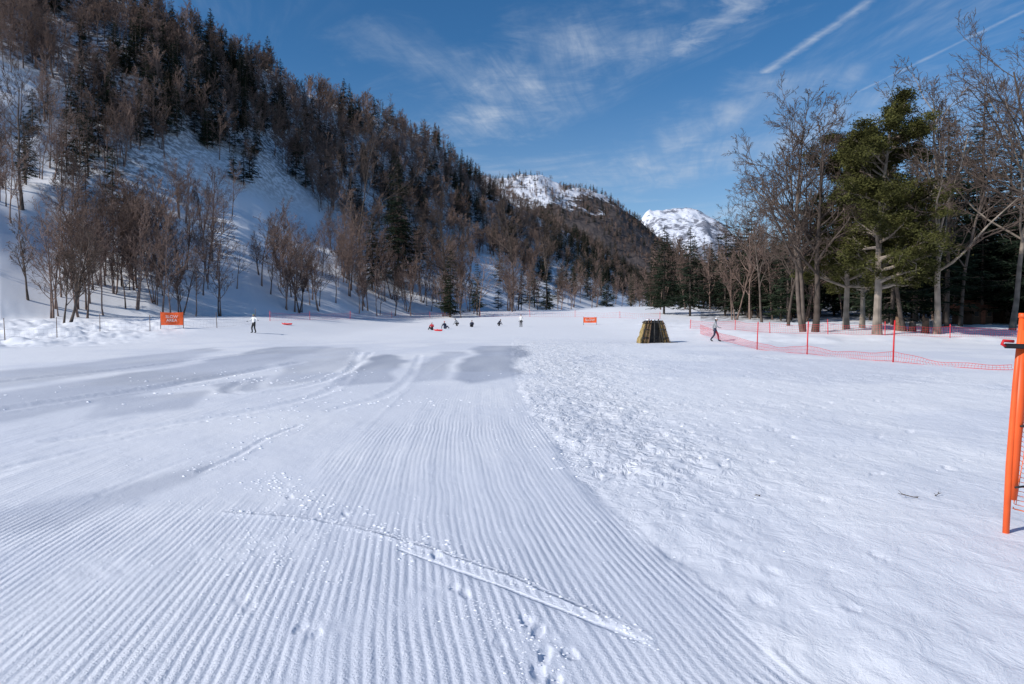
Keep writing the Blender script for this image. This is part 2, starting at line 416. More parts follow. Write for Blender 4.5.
def conifer(seed,H=14,dens=1.0,spread=.2,base=.12,leaf=.16,flat=0):
    R=random.Random(seed);T=TB()
    pts=[Vector((0,0,-.3)),Vector((0,0,H*.5)),Vector((R.uniform(-.1,.1),0,H))]
    T.tube(pts,[H*.013,H*.009,.02],6,0)
    nw=int(H*2.3*dens)
    for w in range(nw):
        f=base+(1-base)*(w+R.uniform(-.3,.3))/nw
        if f>.985: continue
        z=f*H;Lm=(H*(1-f)**.8)*spread*1.1+.25
        Lm*=min(1,(f-base)/.12+.6)
        for b in range(R.randint(4,7)):
            if R.random()<.12: continue
            an=R.uniform(0,2*math.pi);L=Lm*R.uniform(.5,1.2)
            dr=R.uniform(-.35,.05) if f<.7 else R.uniform(-.1,.35)
            d=Vector((math.cos(an),math.sin(an),dr)).normalized()
            p0=Vector((0,0,z));p1=p0+d*L*.6;p2=p1+(d+Vector((0,0,.18))).normalized()*L*.4
            T.tube([p0,p1,p2],[.03,.018,.008],3,0)
            nl=max(3,int(L/leaf*1.0))
            side=d.cross(Vector((0,0,1))).normalized()
            for k in range(nl):
                g=.15+.85*(k+R.random())/nl
                q=p0.lerp(p1,g/.6) if g<.6 else p1.lerp(p2,(g-.6)/.4)
                for sg in (-1,1):
                    ln=L*.36*(1.15-g)*R.uniform(.6,1.3)+.13
                    e=q+(side*sg*R.uniform(.6,1)+d*R.uniform(.3,.8)+Vector((0,0,R.uniform(-.45,.1)))).normalized()*ln
                    wv=Vector((R.uniform(-1,1),R.uniform(-1,1),R.uniform(-.5,.5))).normalized()*leaf*R.uniform(.35,.7)
                    bi=len(T.V);T.V+= [tuple(q-wv*.5),tuple(q+wv*.5),tuple(e+wv*.3),tuple(e-wv*.3)]
                    T.F.append((bi,bi+1,bi+2,bi+3));T.M.append(1)
    for k in range(10):
        q=Vector((0,0,H-.12*k));bi=len(T.V);a=R.uniform(0,6.28);e=q+Vector((math.cos(a)*.15,math.sin(a)*.15,.12))
        T.V+=[tuple(q),tuple(q+Vector((0,0,.1))),tuple(e)];T.F.append((bi,bi+1,bi+2));T.M.append(1)
    return T
def pine(seed,H,rt,clump=26,nb=36,start=.27,wide=.25):
    R=random.Random(seed);T=TB();tips=[]
    P=dict(seg=[9,5,4,3],wig=[.05,.14,.2,.2],up=[.03,.02,.06,.05],sides=[9,6,4,3],taper=[.2,.3,.4,.5],levels=3,rmin=.015,
         n=[nb,8,5,0],start=[start,.25,.2,0],ang=[(1.0,1.6),(.5,.95),(.4,.9),(0,0)],ratio=[wide,.42,.45,0],fall=[.5,.35,.3,0])
    grow(T,R,Vector((0,0,-.3)),Vector((.02,0,1)),H,rt,0,P,tips)
    for p,d in tips:
        if R.random()<.06: continue
        cr=R.uniform(.22,.50)
        for k in range(clump):
            q=p+Vector((R.gauss(0,1)*cr*.8,R.gauss(0,1)*cr*.8,R.gauss(0,1)*cr*.4))
            u=Vector((R.uniform(-1,1),R.uniform(-1,1),R.uniform(-.6,.7))).normalized()*R.uniform(.14,.28)
            w=u.orthogonal().normalized();w=Matrix.Rotation(R.uniform(0,6.28),3,u.normalized())@w*R.uniform(.03,.06)
            bi=len(T.V);T.V+=[tuple(q-w),tuple(q+w),tuple(q+u)];T.F.append((bi,bi+1,bi+2));T.M.append(1)
    return T

src=bpy.data.collections.new('forest_tree_sources')
NB=6
for k in range(NB):
    T,_=bare(100+k,10,'vase' if k%2 else 'wide',[.75,1,.8,.9,.7,1.1][k],.014,4 if k%2 else 3)
    o=T.obj('bare_forest_tree_%d'%k,[bark_far,bark_far],False);src.objects.link(o)
NCN=4
for k in range(NCN):
    T=conifer(200+k,14,.8,[.22,.25,.2,.28][k],[.1,.06,.15,.1][k],.32)
    o=T.obj('conifer_forest_tree_%d'%k,[bark_dark,needle],False,False);src.objects.link(o)
ND=4
for k in range(ND):
    T,_=bare(300+k,10,'vase' if k<2 else 'wide',.8,.030,3)
    o=T.obj('distant_bare_tree_%d'%k,[bark_far,bark_far],False);src.objects.link(o)
print('trees',time.time()-_t0)
def scatter(name,pts):
    A=np.array(pts,float)
    me=bpy.data.meshes.new(name);me.from_pydata([tuple(p) for p in A[:,:3]],[],[])
    for nm_,ty,c in (('rotz','FLOAT',3),('scl','FLOAT',4),('idx','INT',5)):
        at=me.attributes.new(nm_,ty,'POINT')
        at.data.foreach_set('value',A[:,c].astype(np.int32 if ty=='INT' else np.float32))
    o=link(bpy.data.objects.new(name,me))
    g=bpy.data.node_groups.new(name+'_gn','GeometryNodeTree')
    g.interface.new_socket('Geometry',in_out='INPUT',socket_type='NodeSocketGeometry')
    g.interface.new_socket('Geometry',in_out='OUTPUT',socket_type='NodeSocketGeometry')
    n=g.nodes;l=g.links
    gi=n.new('NodeGroupInput');go=n.new('NodeGroupOutput');iop=n.new('GeometryNodeInstanceOnPoints')
    ci=n.new('GeometryNodeCollectionInfo');ci.inputs['Collection'].default_value=src
    ci.inputs['Separate Children'].default_value=True;ci.inputs['Reset Children'].default_value=True
    def na(nm_,ty):
        a=n.new('GeometryNodeInputNamedAttribute');a.data_type=ty;a.inputs['Name'].default_value=nm_;return a.outputs['Attribute']
    iop.inputs['Pick Instance'].default_value=True
    cx=n.new('ShaderNodeCombineXYZ');l.new(na('rotz','FLOAT'),cx.inputs[2])
    er=n.new('FunctionNodeEulerToRotation');l.new(cx.outputs[0],er.inputs[0])
    l.new(gi.outputs[0],iop.inputs['Points']);l.new(ci.outputs[0],iop.inputs['Instance'])
    l.new(na('idx','INT'),iop.inputs['Instance Index']);l.new(er.outputs[0],iop.inputs['Rotation'])
    l.new(na('scl','FLOAT'),iop.inputs['Scale']);l.new(iop.outputs[0],go.inputs[0])
    md=o.modifiers.new('instances','NODES');md.node_group=g
    print(name,len(pts))
    return o
def pickb(y=0): return rng.integers(0,NB) if y<150 else NB+NCN+rng.integers(0,ND)
def pickc(): return NB+rng.integers(0,NCN)
pts=[]
M=12500
a=rng.uniform(-1.0,.27,M);yy=60+520*rng.random(M)**1.15;xx=a*yy
F_,R_,E_,px_=hill_params(xx,yy);t=(yy-F_)/(R_-F_)
cl=fbm(xx/16,yy/22,301)+.5;cf=fbm(xx/15,yy/20,333)+.5
for k in range(M):
    if t[k]<-.03 or t[k]>1.08: continue
    dens=ss(-.05,.6,t[k])*.85+.08
    if t[k]<.5: dens*=ss(.42,.58,cl[k])*1.1
    if px_[k]<60 and t[k]<.55: dens*=.4
    if rng.random()>dens: continue
    pc=.6*ss(.48,.60,cf[k])*ss(.22,.5,t[k])+.07*ss(.1,.3,t[k])
    if px_[k]>540: pc=.7
    con=rng.random()<pc
    z=tz(xx[k],yy[k])
    pts.append((xx[k],yy[k],z,rng.uniform(0,6.28),rng.uniform(.6,1.0)*(.8 if con else .98),pickc() if con else pickb(yy[k])))
for c in range(320):
    px=rng.uniform(40,480) if c<210 else rng.uniform(440,660)
    F0=np.interp(px,PXT,FT);yy0=F0*(rng.uniform(.97,1.2) if c<210 else rng.uniform(.85,1.2))
    if vn(np.array([px/28.]),np.array([yy0/9.]),5)[0]<.44: continue
    x0=(px-512)/FPX*yy0
    con=rng.random()<(.02 if c<210 else .3)
    pts.append((x0,yy0,tz(x0,yy0),rng.uniform(0,6.28),rng.uniform(.6,1.15)*(.8 if con else 1),pickc() if con else pickb()))
scatter('hillside_forest',pts)
pts=[]
for c in range(620):
    px=rng.uniform(650,1300);yy0=rng.uniform(98,210);x0=(px-512)/FPX*yy0
    if px<720 and yy0<135: continue
    if px>690 and px<735 and yy0<115: continue
    con=rng.random()<.7
    pts.append((x0,yy0,tz(x0,yy0),rng.uniform(0,6.28),rng.uniform(.85,1.4)*(.95 if con else 1.15),pickc() if con else pickb(yy0)))
for c in range(60):
    px=rng.uniform(880,1300);yy0=rng.uniform(74,95);x0=(px-512)/FPX*yy0
    con=rng.random()<.7
    pts.append((x0,yy0,tz(x0,yy0),rng.uniform(0,6.28),rng.uniform(1.0,1.5),pickc() if con else pickb()))
scatter('valley_wood',pts)

# ------------------------------------------------------------ mountains
def mount(name,px,py,D,depth,mat,amp,noise_s,nx=260,ny=90,rag=0.):
    px=np.array(px,float);el=(322-np.array(py,float))/FPX
    pp=np.linspace(px[0],px[-1],nx);ee=np.interp(pp,px,el)
    ee=ee+rag*fbm(pp/14,pp*0,5,5)
    ty=np.linspace(-1,1,ny)
    Yc=D+depth*ty[:,None]+np.zeros((1,nx));Xc=(pp[None,:]-512)/FPX*D*(1+0*ty[:,None])
    Hh=ee[None,:]*D
    prof=np.clip(1-np.abs(ty[:,None])**1.15,0,1)
    Zc=Hh*prof+amp*fbm(Xc/noise_s,Yc/noise_s,int(D),6)*np.sqrt(prof)+amp*(.2-np.abs(fbm(Xc/noise_s*1.7,Yc/noise_s*.8,int(D)+5,5))*1.6)*prof**.5
    Zc=Zc+1.6
    V=np.stack([Xc.ravel(),Yc.ravel(),Zc.ravel()],1)
    F=[(i*nx+j,i*nx+j+1,(i+1)*nx+j+1,(i+1)*nx+j) for i in range(ny-1) for j in range(nx-1)]
    o=mesh_obj(name,V,F,[mat],smooth=True)
    return Xc,Yc,Zc
def mountmat(name,dark,snowc,lo,hi,sc,zlo,zhi,zz0=-.25,zz1=.12):
    m=bpy.data.materials.new(name);m.use_nodes=True;N=NT(m.node_tree);B=m.node_tree.nodes['Principled BSDF']
    g=N.n('ShaderNodeNewGeometry');s=N.n('ShaderNodeSeparateXYZ');N.put(s.inputs[0],g.outputs['Position'])
    n=N.noise(g.outputs['Position'],sc,8,.68);n2=N.noise(g.outputs['Position'],sc*6,4,.6)
    zz=N.mr(s.outputs[2],zlo,zhi,zz0,zz1)
    f=N.mr(N.m('ADD',N.m('ADD',N.m('MULTIPLY',n,.6),N.m('MULTIPLY',n2,.4)),zz),lo,hi)
    N.put(B.inputs['Base Color'],N.mix(f,dark,snowc));B.inputs['Roughness'].default_value=.9;B.inputs['Specular IOR Level'].default_value=.1
    b=N.n('ShaderNodeBump');b.inputs['Distance'].default_value=5;N.put(b.inputs['Height'],n2);N.put(B.inputs['Normal'],b.outputs[0])
    return m
mm1=mountmat('wooded_mountain',(.09,.075,.072,1),(.66,.69,.76,1),.48,.54,.014,60,230)
Xc,Yc,Zc=mount('wooded_mountain',[380,430,470,505,540,575,605,635,655,675,700,740],[240,199,182,175,176,186,203,223,241,258,272,300],1000,330,mm1,30,160)
pts=[]
for _ in range(4200):
    i=rng.integers(8,50);j=rng.integers(0,Xc.shape[1]-1)
    x,y,z=Xc[i,j]+rng.uniform(-2,2),Yc[i,j]+rng.uniform(-3,3),Zc[i,j]
    thr=.07 if rng.random()<.8 else .3
    if fbm(np.array([x/45]),np.array([y/60]),71)[0]+.22*(z/210-.75)>thr: continue
    con=rng.random()<.25
    pts.append((x,y,z-.5,rng.uniform(0,6.28),rng.uniform(.5,.85),pickc() if con else pickb(999)))
scatter('mountain_forest',pts)
mm2=mountmat('snowy_peak',(.20,.21,.25,1),(.68,.71,.79,1),.46,.53,.008,100,620,-.10,.06)  # rock and snow colours kept bluish, air haze painted into them
mount('snowy_peak',[560,600,630,645,660,678,692,703,716,735,770,820,900],[270,248,228,217,212,210,213,218,226,241,256,268,300],3200,900,mm2,80,300,300,160,.004)

# ------------------------------------------------------------ individual trees
def near_bare(seed,px,pyb,pyt,mat,dens=1.0,rz=0,rt=None,kind='wide',lean=(0,0),ns=None):
    x,y,z=ground_at(px,pyb);H=(pyb-pyt)/FPX*y
    T,_=bare(seed,H/.98,kind,dens,.014,4,rt,ns)
    o=T.obj('bare_tree',[mat,twigm]);o.location=(x,y,gsurf(x,y));o.rotation_euler=(lean[0],lean[1],rz);return o
near_bare(11,803,331,125,bark_dark,1.25,0,.24,ns=2)
near_bare(12,815,331,150,bark_dark,1.1,2,.28)
near_bare(13,937,334,118,bark_near,1.15,1,.26,lean=(0,-.09))
near_bare(14,1012,330,60,bark_near,1.2,3,.24)
near_bare(15,905,332,170,bark_dark,.9,4,.2,lean=(0,.03))
near_bare(19,1062,334,50,bark_dark,1.2,5,.3,lean=(0,-.1))
near_bare(20,788,326,190,bark_dark,1.0,5,.16)
near_bare(25,762,322,200,bark_dark,1.0,1,.16)
near_bare(21,960,326,120,bark_dark,1.0,2,.2)
near_bare(16,447,311,215,bark_dark,1.3,0,.30)
near_bare(17,70,322,232,bark_dark,1.2,0,.13,'vase')
near_bare(18,28,300,228,bark_dark,1.2,0,.12,'vase')
near_bare(26,22,210,90,bark_dark,1.0,0,.22)
near_bare(22,360,282,135,bark_dark,.9,0,.17)
near_bare(23,512,308,205,bark_dark,1.1,0,.25)
near_bare(24,548,305,220,bark_dark,1.1,1,.22)
for sd,px,pb,pt,rt,st,wd in ((31,877,335,118,.33,.22,.27),(32,846,330,138,.28,.2,.27),(33,862,328,150,.25,.18,.26)):
    x,y,z=ground_at(px,pb);T=pine(sd,(pb-pt)/FPX*y,rt,30,40,st,wd);o=T.obj('pine_tree',[bark_near,needle_y],True,False);o.location=(x,y,gsurf(x,y))
def fir(sd,px,pt,sp,pb=None,y=None,base=.1):
    if y is None: x,y,z=ground_at(px,pb)
    else: x=(px-512)/FPX*y;z=tz(x,y)
    H=CAMZ+(322-pt)/FPX*y-z
    T=conifer(sd,H,1.1,sp,base,.22);o=T.obj('fir_tree',[bark_dark,needle_b],True,False);o.location=(x,y,gsurf(x,y)-.1)
fir(41,980,92,.24,y=88,base=.16);fir(42,945,108,.26,y=80,base=.16);fir(43,1035,98,.26,y=76,base=.16);fir(51,1008,125,.26,y=84,base=.16);fir(49,915,135,.26,y=84,base=.16);fir(52,965,140,.28,y=95,base=.1)
fir(44,690,226,.24,pb=316);fir(45,398,156,.24,pb=286);fir(46,372,212,.24,pb=290);fir(47,664,226,.24,pb=314);fir(48,725,232,.24,pb=316);fir(50,760,225,.24,pb=316)
print('near trees',time.time()-_t0)

# ------------------------------------------------------------ man-made
orange=newmat('orange_plastic',(.80,.11,.02),.45,.12,6,spec=.4)
red=newmat('red_paint',(.60,.02,.025),.5,.1,5)
netred=newmat('red_net',(.75,.05,.06),.6,.1,5)
netor=newmat('orange_net',(.85,.18,.05),.6,.1,5)
black=newmat('black_rubber',(.02,.02,.022),.6,.2,8)
white=newmat('white_print',(.7,.7,.68),.6,.05,8)
straw=newmat('straw',(.30,.22,.09),.9,.5,5,bump=.03,bscale=40)
tarp=newmat('dark_tarp',(.035,.032,.03),.7,.4,4,bump=.03,bscale=8)
woodb=newmat('weathered_wood',(.16,.10,.065),.85,.3,5)
wooddk=newmat('dark_cabin_wood',(.07,.045,.032),.85,.3,5)
roofm=newmat('rust_roof',(.17,.07,.045),.7,.2,3)
def child(o,parent,name=None):
    o.parent=parent
    if name:o.name=name
    return o
def tubeobj(name,pts,rads,mat,n=12,cap=True):
    T=TB();T.tube([Vector(p) for p in pts],rads,n)
    if cap:
        T.F.append(tuple(range(n))[::-1]);T.M.append(0);b=len(T.V)-n;T.F.append(tuple(range(b,b+n)));T.M.append(0)
    return T.obj(name,[mat])
def box(name,c,s,mat,bev=.01,rot=(0,0,0)):
    import bmesh
    bm=bmesh.new();bmesh.ops.create_cube(bm,size=1)
    for v in bm.verts: v.co=Vector((v.co.x*s[0],v.co.y*s[1],v.co.z*s[2]))
    if bev: bmesh.ops.bevel(bm,geom=bm.edges[:],offset=min(bev,min(s)*.3),segments=2,affect='EDGES')
    me=bpy.data.meshes.new(name);bm.to_mesh(me);bm.free();me.materials.append(mat)
    o=link(bpy.data.objects.new(name,me));o.location=c;o.rotation_euler=rot;return o
def netmesh(name,tops,bots,mat,cell=.1,r=.004,sag=.05,slack=.0):
    T=TB();R=random.Random(3)
    for k in range(len(tops)-1):
        a,b,c,d=Vector(tops[k]),Vector(tops[k+1]),Vector(bots[k]),Vector(bots[k+1])
        L=(b-a).length;nu=max(2,int(L/cell));nv=max(2,int((a-c).length/cell));ph=R.uniform(0,6)
        def P(u,v):
            t=a.lerp(b,u);q=c.lerp(d,u);s=4*u*(1-u)*sag
            p=t.lerp(q,v);p.z-=(s+.04*math.sin(u*13+ph)*min(1,sag*6)*4*u*(1-u))*(1-.6*v);p.y+=.03*math.sin(u*17+v*5);p.x+=.03*math.sin(u*11+v*3);return p
        for i in range(nu+1): T.tube([P(i/nu,j/nv) for j in range(0,nv+1,max(1,nv//4))],[r]*len(range(0,nv+1,max(1,nv//4))),3)
        for j in range(nv+1):
            rr=r*(1.8 if j in(0,nv) else 1)
            T.tube([P(i/12,j/nv) for i in range(13)],[rr]*13,3)
    return T.obj(name,[mat])
# --- near orange post with net
gx0,gy0=pg(1005,538);gz0=gsurf(gx0,gy0)
post=empty('orange_net_post',(gx0,gy0,gz0))
child(tubeobj('pole',[(0,0,-.2),(.02,0,.5),(.055,0,1.1),(.095,0,1.6)],[.022,.023,.022,.021],orange,16),post,'pole')
child(tubeobj('pole_cap',[(.094,0,1.59),(.0965,0,1.625)],[.026,.026],orange,16),post)
child(tubeobj('sleeve',[(.045,-.002,.25),(.07,-.004,.8),(.105,-.004,1.5)],[.030,.034,.031],orange,12),post)
child(box('strap',(.035,-.045,1.385),(.20,.03,.036),black,.006,(0,.03,0)),post)
child(tubeobj('hook',[(-.055,-.045,1.385),(-.085,-.045,1.40),(-.075,-.045,1.425),(.0,-.045,1.42)],[.011]*4,red,8),post)
for k in range(3):
    child(tubeobj('tie_%d'%k,[(.03+.03*k,-.05,.35+.45*k),(.11+.03*k,-.05,.36+.45*k)],[.008,.008],black,8),post)
child(netmesh('net',[(.11,0,1.5),(.5,-.15,1.42),(1.6,-.5,1.45)],[(.03,0,.2),(.5,-.15,.1),(1.6,-.5,.1)],netor,.035,.0028,.05),post)
child(tubeobj('gathered_net',[(.10,.02,1.45),(.115,.03,1.0),(.075,.03,.55),(.055,.02,.25)],[.02,.04,.035,.015],netor,10),post)
# --- mid-distance red fence
fp=[(757,350,28),(807,355,33),(893,363,42)]
base=empty('red_net_fence')
P3=[]
for k,(a,b,hh) in enumerate(fp):
    x,y=pg(a,b);z=gsurf(x,y);H=hh/FPX*y;P3.append((x,y,z,H))
    child(tubeobj('post_%d'%k,[(x,y,z-.2),(x+.02,y,z+H*.5),(x+.05,y,z+H)],[.032,.03,.028],red,8),base)
x3,y3=pg(1012,372);P3.append((x3,y3,gsurf(x3,y3),.3));
xk,yk,_=ground_at(700,334)
tops=[(xk,yk,gsurf(xk,yk)+.9)]+[(p[0],p[1],p[2]+min(p[3],1.0)*(.42 if i<3 else .5)) for i,p in enumerate(P3)]
bots=[(xk,yk,gsurf(xk,yk)+.05)]+[(p[0],p[1],p[2]+.05) for p in P3]
tops[4]=(x3,y3,P3[3][2]+.22);bots[4]=(x3,y3,P3[3][2]+.06)
child(netmesh('net',tops[1:],bots[1:],netred,.13,.0055,.16),base)
child(netmesh('net_far',tops[:2],bots[:2],netred,.2,.005,.15),base)
def fence(name,pix,H,mat,step_post=1,cell=.2,r=.006,postr=.025,pmat=None,frac=.8):
    e=empty(name);Q=[];R=random.Random(len(pix))
    for k,(a,b) in enumerate(pix):
        x,y,z=ground_at(a,b);z=gsurf(x,y);Q.append((x,y,z));h_=H*R.uniform(.85,1.1)
        child(tubeobj('post_%d'%k,[(x,y,z-.2),(x+R.uniform(-.08,.08),y,z+h_)],[postr,postr*.8],pmat or mat,6),e)
    child(netmesh('net',[(q[0],q[1],q[2]+H*frac) for q in Q],[(q[0],q[1],q[2]+.1) for q in Q],mat,cell,r,.15),e)
fence('wood_edge_net_fence',[(690,329),(735,331),(770,333),(828,335),(885,337),(950,338),(1040,338),(1120,340)],1.1,netred,cell=.18,r=.006,postr=.035)
fence('piste_edge_net_fence',[(270,321),(310,320),(350,319),(392,318),(430,318),(480,317),(530,317),(575,317),(620,318),(660,319)],1.2,netred,cell=.4,r=.005,postr=.04)
fence('piste_edge_net_fence',[(-60,341),(5,340),(57,337),(100,333),(150,330),(217,328),(255,324)],1.7,newmat('grey_net',(.3,.28,.3),.7),cell=.3,r=.004,postr=.03,pmat=woodb,frac=.5)
def banner(name,px,pyb,wpx,hpx,rows,words):
    x,y,z=ground_at(px,pyb);s=y/FPX;z=gsurf(x,y);e=empty(name,(x,y,z),-math.atan2(x,y)*.5)
    W=wpx*s;Hh=hpx*s
    n=14;V=[];F=[]
    for i in range(n+1):
        for j in range(5):
            u=i/n-.5;v=j/4;V.append((u*W,.04*math.sin(u*9+v*2),.35+v*Hh-.04*math.sin(math.pi*(i/n))*v))
    for i in range(n):
        for j in range(4):
            a=i*5+j;F.append((a,a+5,a+6,a+1))
    child(mesh_obj('banner_cloth',V,F,[orange],smooth=True),e)
    for k,xx in enumerate((-W/2,W/2)): child(tubeobj('pole_%d'%k,[(xx,.05,-.1),(xx,.05,.45+Hh)],[.03,.025],woodb,8),e)
    cu=bpy.data.curves.new('lettering','FONT');cu.body=words;cu.size=Hh*.5/len(words.split('\n'))*1.25;cu.align_x='CENTER';cu.align_y='CENTER';cu.space_line=.9
    t=link(bpy.data.objects.new('lettering',cu));t.parent=e;t.location=(0,-.06,.35+Hh*.5);t.rotation_euler=(math.pi/2,0,0);cu.materials.append(white)
    cu.extrude=.004
banner('warning_banner',172,329,21,13,2,'SLOW\nAREA')
banner('warning_banner',590,325,13,5.5,1,'SLOW')
# --- straw hut
x,y,z=ground_at(653,343);z=gsurf(x,y);s=y/FPX
hut=empty('straw_shelter',(x,y,z-.05),.1)
W=30*s;Hh=23*s
def slab(name,quadb,quadt,mat,par,bumpy=.04,n=8,seed=1):
    R=random.Random(seed);V=[];F=[]
    for k in range(n+1):
        f=k/n
        ring=[Vector(quadb[c]).lerp(Vector(quadt[c]),f) for c in range(4)]
        for c in range(4):
            for m in range(4):
                p=ring[c].lerp(ring[(c+1)%4],m/4);p+=Vector((R.uniform(-1,1),R.uniform(-1,1),R.uniform(-.3,.3)))*bumpy;V.append(p)
    for k in range(n):
        for c in range(16): F.append((k*16+c,k*16+(c+1)%16,(k+1)*16+(c+1)%16,(k+1)*16+c))
    F.append(tuple(range(16))[::-1]);F.append(tuple(range(n*16,n*16+16)))
    return child(mesh_obj(name,V,F,[mat]),par)
w=W/2;tw=w*.55
slab('left_wall',[(-w,-.6,0),(-w*.55,-.6,0),(-w*.55,.7,0),(-w,.7,0)],[(-tw,-.35,Hh*.93),(-tw*.5,-.35,Hh*.93),(-tw*.5,.5,Hh*.93),(-tw,.5,Hh*.93)],straw,hut,.05,8,1)
slab('right_wall',[(w*.6,-.6,0),(w,-.6,0),(w,.7,0),(w*.6,.7,0)],[(tw*.5,-.35,Hh*.93),(tw,-.35,Hh*.93),(tw,.5,Hh*.93),(tw*.5,.5,Hh*.93)],straw,hut,.05,8,2)
slab('inner_tarp',[(-w*.56,-.3,0),(w*.61,-.3,0),(w*.6,.72,0),(-w*.56,.72,0)],[(-tw*.55,-.2,Hh*.9),(tw*.55,-.2,Hh*.9),(tw*.55,.45,Hh*.9),(-tw*.55,.45,Hh*.9)],tarp,hut,.03,8,3)
slab('thatch_roof',[(-tw*1.15,-.5,Hh*.88),(tw*1.1,-.5,Hh*.88),(tw*1.1,.6,Hh*.88),(-tw*1.15,.6,Hh*.88)],[(-tw*.9,-.3,Hh),(tw*.9,-.3,Hh),(tw*.9,.4,Hh),(-tw*.9,.4,Hh)],tarp,hut,.06,3,4)
slab('snow_cap',[(-tw*.85,-.35,Hh*.99),(tw*.3,-.35,Hh*.99),(tw*.3,.4,Hh*.99),(-tw*.85,.4,Hh*.99)],[(-tw*.6,-.2,Hh*1.05),(tw*.1,-.2,Hh*1.05),(tw*.1,.3,Hh*1.05),(-tw*.6,.3,Hh*1.05)],_clodmat,hut,.03,3,6)
for k,(xa,xb) in enumerate(((-w*.98,-tw*.95),(-w*.5,-tw*.4),(w*.55,tw*.45),(w*.97,tw*.95),(-.1,.0),(-w*.75,-tw*.7),(w*.78,tw*.75))):
    child(tubeobj('pole_%d'%k,[(xa,-.68,-.1),(xb,-.42,Hh*(1.0+.03*(k%3)))],[.06,.045],woodb if k%2 else tarp,8),hut)
for k,zz in enumerate((.25,.6)):
    ww=w*(1-zz)+tw*zz
    for sd in (-1,1): child(tubeobj('rope_%d'%k,[(sd*ww*1.0,-.70+.25*zz,Hh*zz),(sd*ww*.55,-.70+.25*zz,Hh*zz)],[.05,.05],black,6),hut)
R=random.Random(5);T=TB()
for _ in range(600):
    sd=R.choice((-1,1));zz=R.random()*.95;ww=w*(1-zz)+tw*zz
    p=Vector((sd*ww*R.uniform(.5,1.06),-.66+.25*zz,Hh*zz));q=p+Vector((R.uniform(-.12,.12)+sd*.05,R.uniform(-.12,0),-R.uniform(.1,.35)));T.tube([p,q],[.016,.005],3,R.choice((0,0,1)))
child(T.obj('straw_tufts',[straw,woodb]),hut)
child(box('ground_mat',(w+.55,.1,.07),(.9,1.1,.05),tarp,.02,(0.03,.05,.3)),hut)
# --- cabins in the trees
for (px_c,y,sc) in ((972,82,.95),(1003,88,.85)):
    x=(px_c-512)/FPX*y;z=gsurf(x,y)
    cab=empty('wooden_cabin',(x,y,z+.1),.3);cab.scale=(sc,)*3
    child(box('walls',(0,0,1.0),(3.4,2.8,2.2),wooddk,.03),cab)
    child(mesh_obj('roof',[(-2.1,-1.9,2.0),(2.1,-1.9,2.0),(2.1,1.9,2.0),(-2.1,1.9,2.0),(-2.1,0,3.0),(2.1,0,3.0)],[(0,1,5,4),(2,3,4,5),(0,4,3),(1,2,5),(3,2,1,0)],[roofm]),cab)
    for k,xx in enumerate((-1.1,1.05)):
        child(box('window_frame_%d'%k,(xx,-1.42,1.25),(.85,.06,.75),woodb,.01),cab);child(box('window_glass_%d'%k,(xx,-1.455,1.25),(.7,.03,.6),black,.005),cab)
    child(box('door',(0,-1.43,.85),(.75,.08,1.7),roofm,.01),cab)
for k,(a,b,m_) in enumerate(((898,331,woodb),(912,332,bark_dark),(925,333,woodb))):
    x,y,z=ground_at(a,b);z=gsurf(x,y);Rr=random.Random(k)
    hh=.8+Rr.random()*.5
    o=tubeobj('tree_stump',[(x,y,z-.2),(x+.03,y,z+.3),(x+.05,y,z+hh)],[.38,.28,.25],m_,12)
def twig(px,py,L,sd):
    x,y=pg(px,py);z=gsurf(x,y);R=random.Random(sd);T=TB()
    d=Vector((R.uniform(-1,1),R.uniform(-.4,.4),.12)).normalized()
    p=Vector((x,y,z+.008));pt=[p+d*L*k/4+Vector((0,0,R.uniform(0,.012))) for k in range(5)];T.tube(pt,[.005,.004,.0035,.003,.002],4)
    for k in (1,2,3): T.tube([pt[k],pt[k]+Vector((R.uniform(-1,1),R.uniform(-1,1),.3)).normalized()*L*.35],[.003,.0015],3)
    o=T.obj('fallen_twig',[bark_dark])
twig(918,503,.16,1);twig(935,500,.08,2);twig(760,498,.05,3)

